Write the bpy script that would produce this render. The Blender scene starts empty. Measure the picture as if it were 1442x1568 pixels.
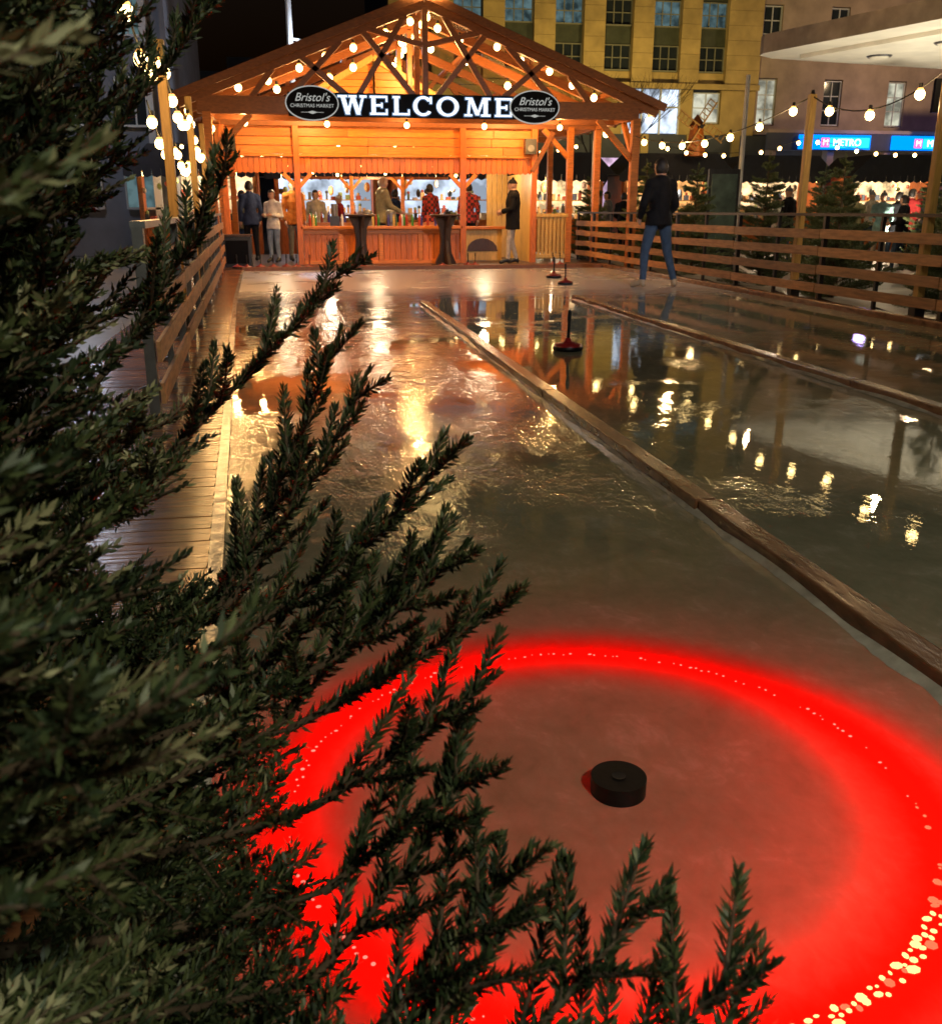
import bpy, math, random
import numpy as np
from mathutils import Vector, Matrix
random.seed(7); np.random.seed(7)
scene=bpy.context.scene
COL=scene.collection
H=1.12

# ---------------------------------------------------------------- camera
cam=bpy.data.cameras.new("camera"); camo=bpy.data.objects.new("camera",cam); COL.objects.link(camo)
cam.sensor_fit='VERTICAL'; cam.sensor_height=24; cam.lens=24*1450/1568
camo.location=(0,0,H); camo.rotation_euler=(math.radians(90)-math.atan(462/1450),0,-math.radians(10.1))
cam.clip_start=0.05; cam.clip_end=1500
cam.dof.use_dof=True; cam.dof.focus_distance=1.9; cam.dof.aperture_fstop=12
scene.camera=camo
scene.view_settings.view_transform='Standard'; scene.view_settings.look='None'
scene.view_settings.exposure=0

# ---------------------------------------------------------------- world
w=bpy.data.worlds.new("World"); scene.world=w; w.use_nodes=True
nt=w.node_tree; bg=nt.nodes['Background']; sky=nt.nodes.new('ShaderNodeTexSky')
sky.sky_type='NISHITA'; sky.sun_disc=False; sky.sun_elevation=math.radians(-3); sky.sun_rotation=math.radians(200)
nt.links.new(sky.outputs[0],bg.inputs[0]); bg.inputs[1].default_value=0.09
sun=bpy.data.lights.new("moonlight",'SUN'); sun.energy=0.03; sun.angle=math.radians(.5); sun.color=(.8,.85,1)
suno=bpy.data.objects.new("moonlight",sun); suno.rotation_euler=(math.radians(40),0,math.radians(20)); COL.objects.link(suno)

# ---------------------------------------------------------------- materials
class NT:
    def __init__(s,name):
        s.m=bpy.data.materials.new(name); s.m.use_nodes=True; s.t=s.m.node_tree; s.t.nodes.clear()
        s.out=s.n('ShaderNodeOutputMaterial')
    def n(s,t,**k):
        nd=s.t.nodes.new(t)
        for a,b in k.items(): setattr(nd,a,b)
        return nd
    def l(s,a,b): s.t.links.new(a,b)
    def coord(s,scale=(1,1,1),kind='Object'):
        c=s.n('ShaderNodeTexCoord'); m=s.n('ShaderNodeMapping'); m.inputs['Scale'].default_value=scale
        s.l(c.outputs[kind],m.inputs[0]); return m.outputs[0]
    def noise(s,vec,scale,detail=4,rough=.55,dist=0):
        n=s.n('ShaderNodeTexNoise'); n.inputs['Scale'].default_value=scale; n.inputs['Detail'].default_value=detail
        n.inputs['Roughness'].default_value=rough; n.inputs['Distortion'].default_value=dist
        s.l(vec,n.inputs['Vector']); return n.outputs[0]
    def ramp(s,fac,stops):
        r=s.n('ShaderNodeValToRGB'); e=r.color_ramp.elements
        while len(e)<len(stops): e.new(.5)
        for i,(p,c) in enumerate(stops):
            e[i].position=p; e[i].color=(c,c,c,1) if not isinstance(c,tuple) else (*c,1)
        s.l(fac,r.inputs[0]); return r.outputs[0]
    def math(s,op,a,b=None,c=None):
        m=s.n('ShaderNodeMath',operation=op)
        for i,v in enumerate((a,b,c)):
            if v is None: continue
            if isinstance(v,(int,float)): m.inputs[i].default_value=v
            else: s.l(v,m.inputs[i])
        return m.outputs[0]
    def bump(s,h,st=.3,d=.01):
        b=s.n('ShaderNodeBump'); b.inputs['Strength'].default_value=st; b.inputs['Distance'].default_value=d
        s.l(h,b.inputs['Height']); return b.outputs[0]

def mat(name,col,rough=.6,var=.25,scale=8,bump=.2,metal=0,stretch=(1,1,1),island=0.0,bd=.01,spec=.5):
    s=NT(name); v=s.coord(stretch); n=s.noise(v,scale,4)
    p=s.n('ShaderNodeBsdfPrincipled')
    f=s.ramp(n,[(.25,1-var),(.75,1+var*.6)])
    if island>0:
        g=s.n('ShaderNodeNewGeometry')
        r=s.math('MULTIPLY_ADD',g.outputs['Random Per Island'],2*island,1-island)
        f2=s.math('MULTIPLY',f,r)
    else: f2=f
    mx=s.n('ShaderNodeVectorMath',operation='SCALE'); mx.inputs[0].default_value=col; s.l(f2,mx.inputs['Scale'])
    s.l(mx.outputs[0],p.inputs['Base Color'])
    p.inputs['Roughness'].default_value=rough; p.inputs['Metallic'].default_value=metal
    p.inputs['Specular IOR Level'].default_value=spec
    if bump: s.l(s.bump(n,bump,bd),p.inputs['Normal'])
    s.l(p.outputs[0],s.out.inputs[0]); return s.m
def emis(name,col,st,var=0,scale=3,sample=False):
    s=NT(name); e=s.n('ShaderNodeEmission')
    if var:
        n=s.noise(s.coord(),scale,3); f=s.ramp(n,[(.38,1-var),(.62,1.0)])
        mx=s.n('ShaderNodeVectorMath',operation='SCALE'); mx.inputs[0].default_value=col; s.l(f,mx.inputs['Scale']); s.l(mx.outputs[0],e.inputs[0])
    else: e.inputs[0].default_value=(*col,1)
    e.inputs[1].default_value=st; s.l(e.outputs[0],s.out.inputs[0])
    s.m.cycles.emission_sampling='AUTO' if sample else 'NONE'
    return s.m

wood_or=mat("wood_orange",(.60,.175,.022),.45,.4,5,.25,stretch=(1,8,8),island=.22)
wood_orv=mat("wood_orange_vertical",(.55,.135,.018),.45,.4,5,.25,stretch=(8,8,1),island=.2)
wood_beam=mat("wood_beam",(.26,.08,.018),.5,.35,6,.25,stretch=(2,6,6),island=.15)
wood_dark=mat("wood_dark",(.05,.022,.012),.4,.4,7,.3,stretch=(4,4,1),island=.2)
wood_fence=mat("wood_fence",(.38,.18,.075),.5,.5,4,.3,stretch=(6,1,8),island=.35)
wood_yel=mat("wood_yellow",(.55,.33,.09),.5,.3,6,.25,stretch=(8,8,1),island=.15)
wood_kerb=mat("wood_kerb",(.17,.075,.035),.25,.6,9,.3,stretch=(3,1,3),island=.0)
wood_deck=mat("wood_deck",(.32,.13,.05),.22,.5,5,.4,stretch=(1,6,1),island=.3)
metal_blk=mat("metal_black",(.03,.03,.033),.35,.3,10,.05,metal=.4)
metal_gry=mat("metal_grey",(.16,.16,.17),.4,.3,10,.05,metal=.7)
stone=mat("stone_beige",(.42,.29,.10),.8,.3,1.5,.3,island=.08)
stone2=mat("stone_pale",(.34,.25,.18),.8,.3,1.2,.2)
stone_blue=mat("stone_grey",(.18,.19,.22),.8,.3,1.0,.2)
dark_wall=mat("dark_wall",(.06,.065,.08),.8,.3,1.0,.1)
spandrel=mat("spandrel_green",(.055,.06,.035),.5,.3,3,.1)
frame_w=mat("frame_white",(.5,.5,.48),.5,.1,5,0)
frame_d=mat("frame_stone",(.20,.19,.13),.5,.1,5,0)
awn=mat("awning_dark",(.018,.02,.03),.7,.3,5,.2)
white_p=mat("canopy_white",(.72,.68,.58),.7,.18,1.2,.1)
black_m=mat("rubber_black",(.005,.005,.006),.42,.5,60,.25,bd=.0015,spec=.3)
red_m=mat("red_stone",(.22,.012,.012),.3,.3,20,.05)
wire_m=mat("cable_black",(.01,.01,.01),.6,.1,5,0)
paving=mat("paving",(.24,.22,.20),.35,.4,2.5,.3)
leaf_w=emis("led_white",(.88,.95,1),1.8)
sign_halo=emis("led_halo",(.30,.48,.8),.5)
sign_blk=mat("sign_black",(.004,.004,.005),.6,.1,5,0,spec=.08)
sign_txt=emis("sign_text",(.7,.7,.65),.6)
glow_warm=emis("glow_warm",(1,.66,.32),2.4,.75,2.5)
glow_or=emis("glow_orange",(1,.45,.14),1.8,.75,2.0)
glow_cool=emis("glow_cool",(.70,.82,1),1.8,.75,1.1)
glow_pink=emis("glow_pink",(.9,.6,.85),1.5,.7,.9)
win_blue=emis("window_blue",(.25,.42,.45),.40,.8,1.6)
win_yel=emis("window_yellow",(.8,.78,.6),.9,.75,1.2)
win_dark=mat("window_dark",(.02,.025,.03),.08,.3,2,0)
blue_sign=emis("sign_blue",(.0,.22,1.0),2.0)
blue_sign2=emis("sign_lightblue",(.02,.5,1.0),2.2)
pink_sign=emis("sign_pink",(1,.12,.35),2)
white_sign=emis("sign_white",(1,1,1),2.2)
bulb_core=emis("bulb_filament",(1,.66,.24),20)
bulb_glass=emis("bulb_glass",(1,.45,.10),4)
def roofglass():
    s=NT("roof_glass"); g=s.n('ShaderNodeBsdfGlossy'); g.inputs['Roughness'].default_value=.10
    t=s.n('ShaderNodeBsdfTransparent'); t.inputs[0].default_value=(.85,.78,.7,1)
    v=s.coord((1,.3,1)); n=s.noise(v,6,3); s.l(s.bump(n,.6,.03),g.inputs['Normal'])
    m=s.n('ShaderNodeMixShader'); m.inputs[0].default_value=.28
    s.l(t.outputs[0],m.inputs[1]); s.l(g.outputs[0],m.inputs[2]); s.l(m.outputs[0],s.out.inputs[0]); return s.m
roof_glass=roofglass()

# ---------------------------------------------------------------- mesh builder
class MB:
    def __init__(s): s.v=[];s.f=[];s.mi=[];s.mats=[]; s.sm=[]
    def m(s,mt):
        if mt not in s.mats: s.mats.append(mt)
        return s.mats.index(mt)
    def add(s,vs,fs,mt,smooth=False):
        o=len(s.v); s.v+= [tuple(v) for v in vs]; i=s.m(mt)
        for f in fs: s.f.append(tuple(a+o for a in f)); s.mi.append(i); s.sm.append(smooth)
    def box(s,x0,x1,y0,y1,z0,z1,mt):
        vs=[(x,y,z) for z in (z0,z1) for y in (y0,y1) for x in (x0,x1)]
        s.add(vs,[(0,2,3,1),(4,5,7,6),(0,1,5,4),(2,6,7,3),(0,4,6,2),(1,3,7,5)],mt)
    def beam(s,p0,p1,w,h,mt,up=(0,0,1)):
        p0=Vector(p0);p1=Vector(p1);d=(p1-p0).normalized();u=Vector(up)
        if abs(d.dot(u))>.98: u=Vector((0,1,0))
        sd=d.cross(u).normalized();u=sd.cross(d).normalized()
        vs=[]
        for p in (p0,p1):
            for a,b in ((-1,-1),(1,-1),(1,1),(-1,1)): vs.append(p+sd*a*w/2+u*b*h/2)
        s.add(vs,[(0,1,2,3),(7,6,5,4),(0,4,5,1),(1,5,6,2),(2,6,7,3),(3,7,4,0)],mt)
    def cyl(s,p0,p1,r0,r1,mt,n=12,smooth=True):
        p0=Vector(p0);p1=Vector(p1);d=(p1-p0).normalized();u=Vector((0,0,1))
        if abs(d.z)>.95:u=Vector((1,0,0))
        a=d.cross(u).normalized();b=d.cross(a)
        vs=[]
        for p,r in((p0,r0),(p1,r1)):
            for i in range(n):
                t=2*math.pi*i/n; vs.append(p+a*math.cos(t)*r+b*math.sin(t)*r)
        s.add(vs,[(i,(i+1)%n,(i+1)%n+n,i+n) for i in range(n)],mt,smooth)
        s.add(vs[:n],[tuple(range(n))[::-1]],mt); s.add(vs[n:],[tuple(range(n))],mt)
    def sph(s,c,r,mt,n=10,k=7,sc=(1,1,1)):
        vs=[(c[0],c[1],c[2]-r*sc[2])]
        for j in range(1,k):
            ph=math.pi*j/k-math.pi/2
            for i in range(n):
                t=2*math.pi*i/n; vs.append((c[0]+math.cos(ph)*math.cos(t)*r*sc[0],c[1]+math.cos(ph)*math.sin(t)*r*sc[1],c[2]+math.sin(ph)*r*sc[2]))
        vs.append((c[0],c[1],c[2]+r*sc[2])); L=len(vs)-1; fs=[]
        for i in range(n): fs.append((0,1+(i+1)%n,1+i))
        for j in range(k-2):
            for i in range(n): a=1+j*n+i;b=1+j*n+(i+1)%n; fs.append((a,b,b+n,a+n))
        for i in range(n): fs.append((1+(k-2)*n+i,1+(k-2)*n+(i+1)%n,L))
        s.add(vs,fs,mt,True)
    def lathe(s,prof,c,mt,n=24,smooth=True):
        vs=[];fs=[]
        for r,z in prof:
            for i in range(n): t=2*math.pi*i/n; vs.append((c[0]+r*math.cos(t),c[1]+r*math.sin(t),c[2]+z))
        for j in range(len(prof)-1):
            for i in range(n): a=j*n+i;b=j*n+(i+1)%n; fs.append((a,b,b+n,a+n))
        s.add(vs,fs,mt,smooth)
    def prism(s,pts,y0,y1,mt):
        n=len(pts); vs=[(x,y0,z) for x,z in pts]+[(x,y1,z) for x,z in pts]
        s.add(vs,[tuple(range(n)),tuple(range(n,2*n))[::-1]]+[(i,i+n,(i+1)%n+n,(i+1)%n) for i in range(n)],mt)
    def quad(s,a,b,c,d,mt): s.add([a,b,c,d],[(0,1,2,3)],mt)
    def build(s,name,parent=None,loc=(0,0,0),rz=0,bevel=0,scale=1):
        me=bpy.data.meshes.new(name); me.from_pydata(s.v,[],s.f)
        for m in s.mats: me.materials.append(m)
        me.polygons.foreach_set('material_index',s.mi); me.polygons.foreach_set('use_smooth',s.sm); me.update()
        o=bpy.data.objects.new(name,me); COL.objects.link(o); o.location=loc; o.rotation_euler=(0,0,rz); o.scale=(scale,)*3
        if parent: o.parent=parent
        if bevel:
            b=o.modifiers.new("bevel",'BEVEL'); b.width=bevel; b.segments=2; b.limit_method='ANGLE'
        return o
def empty(name,loc=(0,0,0)):
    e=bpy.data.objects.new(name,None); e.location=loc; COL.objects.link(e); return e
def point(loc,en,col,r=.1,parent=None,name="lamp"):
    l=bpy.data.lights.new(name,'POINT'); l.energy=en; l.color=col; l.shadow_soft_size=r
    o=bpy.data.objects.new(name,l); o.location=loc; COL.objects.link(o)
    if parent: o.parent=parent
    return o
def spot(loc,tgt,en,col,ang,parent=None,r=.2,name="spot_lamp"):
    l=bpy.data.lights.new(name,'SPOT'); l.energy=en; l.color=col; l.spot_size=math.radians(ang); l.spot_blend=.8; l.shadow_soft_size=r
    o=bpy.data.objects.new(name,l); o.location=loc; o.rotation_euler=(Vector(tgt)-Vector(loc)).to_track_quat('-Z','Y').to_euler(); COL.objects.link(o)
    if parent: o.parent=parent
    return o
def text(body,loc,size,mt,parent,name,extr=.004):
    c=bpy.data.curves.new(name,'FONT'); c.body=body; c.size=size; c.extrude=extr; c.align_x='CENTER'; c.align_y='CENTER'
    c.materials.append(mt); o=bpy.data.objects.new(name,c); o.location=loc; o.rotation_euler=(math.pi/2,0,0); COL.objects.link(o); o.parent=parent; return o
def bulb(mb,c,r=.045):
    mb.cyl((c[0],c[1],c[2]+r*.9),(c[0],c[1],c[2]+r*2.2),r*.45,r*.4,wire_m,8)
    mb.sph(c,r,bulb_core,10,7,(1,1,1.1)); mb.cyl((c[0],c[1],c[2]+r*.75),(c[0],c[1],c[2]+r*1.25),r*.75,r*.5,bulb_glass,8)
def string_lights(name,pts,n_b,sag=.15,r=.045,drop=.06):
    mb=MB()
    for k in range(len(pts)-1):
        a=Vector(pts[k]);b=Vector(pts[k+1]); N=14; prev=None
        def cp(t): p=a.lerp(b,t); p.z-=sag*4*t*(1-t); return p
        for i in range(N+1):
            p=cp(i/N)
            if prev is not None: mb.cyl(prev,p,.008,.008,wire_m,5)
            prev=p
        for j in range(n_b[k]):
            p=cp((j+.5)/n_b[k]); bulb(mb,(p.x,p.y,p.z-drop),r)
    return mb.build(name)

# ---------------------------------------------------------------- ground / ice / deck
mb=MB(); mb.quad((-300,-100,-.16),(300,-100,-.16),(300,400,-.16),(-300,400,-.16),paving); mb.build("ground_paving")
RC=(.55,1.58);RR=.62; RD=-.038
def icemat():
    s=NT("wet_ice"); v=s.coord()
    sep=s.n('ShaderNodeSeparateXYZ'); s.l(v,sep.inputs[0])
    big=s.noise(v,.9,3,.6,.4); mid=s.noise(v,4.5,5,.62,.6); fine=s.noise(s.coord((1,.6,1)),30,3,.65,.5); scr=s.noise(s.coord((1,.25,1)),12,3,.7,1.2)
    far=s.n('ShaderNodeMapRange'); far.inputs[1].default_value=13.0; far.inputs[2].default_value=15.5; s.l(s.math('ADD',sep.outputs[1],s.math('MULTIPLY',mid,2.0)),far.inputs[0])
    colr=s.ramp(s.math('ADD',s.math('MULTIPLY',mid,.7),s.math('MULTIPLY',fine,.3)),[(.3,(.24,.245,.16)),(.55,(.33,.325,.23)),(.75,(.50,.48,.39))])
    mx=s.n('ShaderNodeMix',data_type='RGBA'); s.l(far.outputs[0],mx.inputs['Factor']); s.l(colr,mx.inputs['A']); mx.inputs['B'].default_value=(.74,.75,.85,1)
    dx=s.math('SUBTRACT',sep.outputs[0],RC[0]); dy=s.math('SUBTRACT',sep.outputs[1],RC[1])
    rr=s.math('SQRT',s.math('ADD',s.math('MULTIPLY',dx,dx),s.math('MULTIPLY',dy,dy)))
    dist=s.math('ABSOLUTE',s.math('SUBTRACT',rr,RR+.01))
    glow_band=s.n('ShaderNodeMapRange'); glow_band.interpolation_type='SMOOTHSTEP'; glow_band.inputs[1].default_value=.20; glow_band.inputs[2].default_value=.02; s.l(s.math('MULTIPLY_ADD',s.math('SUBTRACT',fine,.5),.03,dist),glow_band.inputs[0])
    mf=s.n('ShaderNodeMix',data_type='RGBA'); s.l(glow_band.outputs[0],mf.inputs['Factor']); s.l(mx.outputs['Result'],mf.inputs['A']); mf.inputs['B'].default_value=(.55,.02,.008,1)  # red glow of the rope painted into the ice colour
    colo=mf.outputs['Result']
    d=s.n('ShaderNodeBsdfDiffuse'); s.l(colo,d.inputs[0])
    t=s.n('ShaderNodeBsdfTranslucent'); s.l(colo,t.inputs[0])
    m1=s.n('ShaderNodeMixShader'); m1.inputs[0].default_value=.35; s.l(d.outputs[0],m1.inputs[1]); s.l(t.outputs[0],m1.inputs[2])
    lane=s.n('ShaderNodeMapRange'); lane.inputs[1].default_value=1.7; lane.inputs[2].default_value=1.2; s.l(sep.outputs[0],lane.inputs[0])
    nearp=s.n('ShaderNodeMapRange'); nearp.inputs[1].default_value=3.6; nearp.inputs[2].default_value=2.4; s.l(sep.outputs[1],nearp.inputs[0])
    msk=s.ramp(s.math('SUBTRACT',s.math('ADD',s.math('SUBTRACT',big,.07),s.math('MULTIPLY',lane.outputs[0],.17)),s.math('MULTIPLY',nearp.outputs[0],.10)),[(.46,0.0),(.64,1.0)])
    rough=s.math('ADD',s.math('MULTIPLY',msk,.045),.012)
    rough=s.math('ADD',rough,s.math('MULTIPLY',far.outputs[0],.25))
    hgt=s.math('ADD',s.math('ADD',s.math('MULTIPLY',mid,.55),s.math('MULTIPLY',fine,.22)),s.math('MULTIPLY',scr,.35))
    st=s.math('ADD',s.math('MULTIPLY',msk,.75),.045)
    b=s.n('ShaderNodeBump'); b.inputs['Distance'].default_value=.014; s.l(st,b.inputs['Strength']); s.l(hgt,b.inputs['Height'])
    g=s.n('ShaderNodeBsdfGlossy'); s.l(rough,g.inputs['Roughness']); s.l(b.outputs[0],g.inputs['Normal'])
    fr=s.n('ShaderNodeFresnel'); fr.inputs[0].default_value=1.58; s.l(b.outputs[0],fr.inputs['Normal'])
    m2=s.n('ShaderNodeMixShader'); s.l(fr.outputs[0],m2.inputs[0]); s.l(m1.outputs[0],m2.inputs[1]); s.l(g.outputs[0],m2.inputs[2])
    s.l(m2.outputs[0],s.out.inputs[0]); return s.m
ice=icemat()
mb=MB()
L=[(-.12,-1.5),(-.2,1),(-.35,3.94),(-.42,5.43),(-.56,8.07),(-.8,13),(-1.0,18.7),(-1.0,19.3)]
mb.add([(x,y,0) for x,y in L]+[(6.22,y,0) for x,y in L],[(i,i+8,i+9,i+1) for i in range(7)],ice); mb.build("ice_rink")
mb=MB(); mb.quad((-1,-1.5,-.14),(6.2,-1.5,-.14),(6.2,19.3,-.14),(-1,19.3,-.14),mat("rink_liner",(.3,.3,.3),.7,.1)); mb.build("rink_liner")
rim=mat("ice_rim",(.40,.37,.32),.2,.4,12,.5)
mb=MB()
for i in range(7):
    (x0,y0),(x1,y1)=L[i],L[i+1]
    mb.add([(x0-.035,y0,-.1),(x0+.012,y0,-.1),(x0+.012,y0,.018),(x0-.035,y0,.018),(x1-.035,y1,-.1),(x1+.012,y1,-.1),(x1+.012,y1,.018),(x1-.035,y1,.018)],
      [(3,2,6,7),(0,3,7,4),(1,5,6,2)],rim)
mb.build("rink_edging")
mb=MB(); y=-1.5
while y<19.3:
    x1=np.interp(y,[p[1] for p in L],[p[0] for p in L])-.04
    mb.box(-1.7,x1,y+.004,y+.136,-.03,.012+random.uniform(0,.004),wood_deck); y+=.14
mb.build("boardwalk")
def divider(x,y0,y1):
    mb=MB(); y=y0
    while y<y1-.01:
        e=min(y+2.4,y1); j=random.uniform(-.008,.008)
        mb.box(x-.045+j,x+.045+j,y+.003,e-.003,-.02,.052,wood_kerb); y=e
    for sg in (1,-1):
        yy=y0; pts=[]
        while yy<y1:
            pts.append((yy,.008+.024*abs(math.sin(yy*7.3+sg)*math.sin(yy*2.1+1))*random.uniform(.5,1.2),.005+.016*abs(math.sin(yy*3.7+sg*2)))); yy+=.04
        for (ya,wa,ha),(yb,wb,hb) in zip(pts[:-1],pts[1:]):
            x0=x+sg*.04
            mb.add([(x0,ya,ha),(x0+sg*(wa+.01),ya,.001),(x0+sg*(wb+.01),yb,.001),(x0,yb,hb)],[(0,1,2,3)],rim,True)
    return mb.build("lane_divider",bevel=.006)
divider(1.52,-1.5,11.9); divider(3.6,-1.5,12.4)
mb=MB(); mb.box(6.2,6.32,-1.5,19.6,-.1,.07,wood_kerb); mb.box(6.32,7.2,-1.5,22,-.12,-.02,paving); mb.build("rink_kerb",bevel=.01)

# ---------------------------------------------------------------- led ring
def ringmat():
    s=NT("led_red"); v=s.coord(); sep=s.n('ShaderNodeSeparateXYZ'); s.l(v,sep.inputs[0])
    g=s.math('MULTIPLY_ADD',sep.outputs[1],-3.8,.9)
    g2=s.math('MULTIPLY_ADD',sep.outputs[0],3.4,g); g3=s.math('MAXIMUM',g2,.95)
    e=s.n('ShaderNodeEmission'); e.inputs[0].default_value=(1,.005,.001,1); s.l(s.math('MULTIPLY',g3,52.0),e.inputs[1]); s.l(e.outputs[0],s.out.inputs[0]); return s.m
ring=empty("led_rope_ring",(RC[0],RC[1],0))
mb=MB(); N=80
rm=ringmat()
for i in range(N):
    a=2*math.pi*i/N;b=2*math.pi*(i+1)/N
    mb.cyl((RR*math.cos(a),RR*math.sin(a),RD),(RR*math.cos(b),RR*math.sin(b),RD),.009,.009,rm,5)
o=mb.build("rope",ring)
be_f=emis("led_bead_far",(1,.20,.14),1.6); be_m=emis("led_bead_mid",(1,.16,.07),1.4); be_n=emis("led_bead_near",(1,.50,.18),2.4)
mb=MB(); N=210
for i in range(N):
    a=2*math.pi*(i+random.uniform(-.35,.35))/N
    near=max(0,math.cos(a+math.radians(66)))
    r=.0028+.0036*near**3
    if near<.3 and random.random()<.3: continue
    if .3<near<.9 and random.random()<.5: continue
    for k in range(2 if near>.8 else 1):
        rr=RR+(k-.5)*.013*near+random.uniform(-.006,.006)
        m_=be_n if (near>.93 and random.random()<.8) else (be_m if near>.6 else be_f)
        mb.sph((rr*math.cos(a),rr*math.sin(a),.0005),r*random.uniform(.45,1.35),m_,7,5,(random.uniform(.8,1.7),random.uniform(.7,1.4),.5))
mb.build("beads",ring)

# puck
mb=MB(); mb.cyl((0,0,.001),(0,0,.037),.0555,.0555,black_m,56,True)
pk=mb.build("hockey_puck",loc=(.582,1.575,0),bevel=.0035)
mb=MB(); mb.lathe([(.014,.0382),(.012,.0378),(.009,.0376),(0,.0376)],(0,0,0),metal_blk,20); mb.build("centre_plug",pk)

def icestock(x,y,s=1,rz=0,z=0):
    mb=MB()
    mb.lathe([(0,0),(.115,0),(.122,.008),(.122,.028),(.118,.034)],(0,0,.002),black_m,28)
    mb.lathe([(.118,.034),(.112,.05),(.06,.062),(.03,.075),(.022,.10),(.0,.10)],(0,0,.002),red_m,28)
    mb.cyl((0,0,.09),(.004,0,.24),.014,.012,black_m,10); mb.cyl((.004,0,.235),(.006,0,.31),.017,.015,black_m,10); mb.sph((.006,0,.31),.016,black_m)
    return mb.build("ice_stock",loc=(x,y,z),rz=rz,scale=s)
icestock(2.2,7.72,1.03); icestock(4.38,16.4,1.1,1); icestock(4.17,14.9,1,2)

# ---------------------------------------------------------------- fences
def fence(name,A,B,post_m,slat_m,step=1.2,h=1.08,side=1,nsl=4):
    mb=MB(); A=Vector(A);B=Vector(B);d=(B-A);L_=d.length;d.normalize();nrm=Vector((-d.y,d.x,0))*side
    n=int(L_/step)
    for i in range(n+1):
        p=A+d*(L_*i/n)
        big=.055 if i%2==0 else .04
        mb.beam(p,p+Vector((0,0,h-.01)),big,big,post_m,up=(0,1,0))
        mb.beam(p+nrm*.03+Vector((0,0,.06)),p+nrm*.28+Vector((0,0,-.02)),.04,.03,post_m)
        mb.box(p.x-.06,p.x+.06,p.y-.06,p.y+.06,-.01,.012,post_m)
    mb.beam(A+Vector((0,0,h)),B+Vector((0,0,h)),.075,.035,post_m)
    seg=2.4; k=int(L_/seg)+1
    for i in range(k):
        a=A+d*min(L_,i*seg+.01);b=A+d*min(L_,(i+1)*seg-.01)
        if (b-a).length<.1: continue
        for j in range(nsl):
            z=.2+j*.215; off=nrm*-.045
            mb.beam(a+off+Vector((0,0,z+random.uniform(-.012,.012))),b+off+Vector((0,0,z+random.uniform(-.012,.012))),.022,.11,slat_m)
    return mb.build(name)
fence("rink_fence",(6.40,4.0,0),(6.40,21.9,0),metal_blk,wood_fence,1.15,1.07,-1)
fence("rink_fence",(-.78,5.2,0),(-1.42,19.8,0),metal_gry,wood_fence,1.2,1.05,1)

for x,y,zt in [(6.45,11.9,2.5),(6.45,9.25,2.5),(6.45,6.4,2.5)]:
    mb=MB(); mb.beam((0,0,0),(0,0,zt),.085,.085,wood_yel,up=(0,1,0)); mb.box(-.06,.06,-.06,.06,.0,.25,metal_blk); mb.cyl((0,0,zt),(0,0,zt+.05),.03,.02,metal_blk,8)
    mb.build("light_pole",loc=(x,y,0),bevel=.006)
string_lights("festoon_lights",[(6.45,18.4,2.45),(6.45,11.9,2.48),(6.45,9.25,2.48),(6.45,6.4,2.48)],[7,3,3],.28,.05)
for x,y in [(-1.25,13.5),(-1.05,9.2),(-1.45,17.6)]:
    mb=MB(); mb.beam((0,0,0),(0,0,2.5),.08,.08,wood_yel,up=(0,1,0)); mb.box(-.06,.06,-.06,.06,0,.25,metal_blk); mb.build("light_pole",loc=(x,y,0),bevel=.006)
string_lights("festoon_lights",[(-1.5,18.2,2.2),(-1.25,13.5,2.35),(-1.05,9.2,2.45),(-.95,6.5,2.5)],[7,6,4],.32,.05)
string_lights("festoon_lights",[(-1.75,18.2,2.0),(-1.45,13.5,1.95),(-1.3,10,2.1)],[6,5],.25,.05)
for y in (8,12,16): point((-1.1,y,2.0),42,(1,.52,.18),.04,name="festoon_glow")
for y in (9.5,12.8,16): point((6.43,y,2.12),32,(1,.62,.28),.03,name="festoon_glow")
for y in (11,16.5): point((8.9,y,2.2),75,(1,.80,.58),.02,name="market_lamp")

# ---------------------------------------------------------------- bar hut
hut=empty("bar_hut",(0,0,0))
mb=MB()
cx=2.47; hs=4.4; ez=2.90; pz=4.62
def roofz(x): return pz-(pz-ez)*abs(x-cx)/hs
def truss(Y,full=True,w=.11,m=wood_beam):
    for sgn in(-1,1):
        mb.beam((cx,Y,pz),(cx+sgn*(hs+.05),Y,ez-.02),w,.16,m)
    mb.beam((cx-4.05,Y,2.9),(cx+4.05,Y,2.9),w-.006,.30,m)
    mb.beam((cx,Y,3.0),(cx,Y,pz-.05),w-.01,.15,m)
    if full:
        for sgn in(-1,1):
            for a,b in [(.15,1.1),(1.25,.35),(1.35,2.2),(2.45,1.5),(3.1,2.7)]:
                mb.beam((cx+sgn*a,Y+.005,3.03),(cx+sgn*b,Y+.005,roofz(cx+b)-.06),w-.02,.10,m)
            mb.beam((cx+sgn*.05,Y+.012,3.95),(cx+sgn*1.0,Y+.012,roofz(cx+1)-.05),w-.03,.09,m)
for Y,fl in [(18.6,True),(19.8,False),(21.0,False),(23.0,False),(25.0,True)]: truss(Y,fl)
for k in (0,.28,.56,.84,1.0):
    for sgn in (-1,1):
        x=cx+sgn*hs*k; z=roofz(x)+.1
        mb.beam((x,18.45,z),(x,25.3,z),.09,.09,wood_beam)
        if k==0: break
for sgn in (-1,1):
    mb.beam((cx+.0*sgn,18.42,pz+.1),(cx+sgn*(hs+.15),18.42,ez+.06),.05,.14,wood_beam)
def knee(x,Y,sg,L=.75,zt=2.75):
    mb.beam((x,Y,zt-L),(x+sg*L,Y,zt),.09,.10,wood_or)
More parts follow.
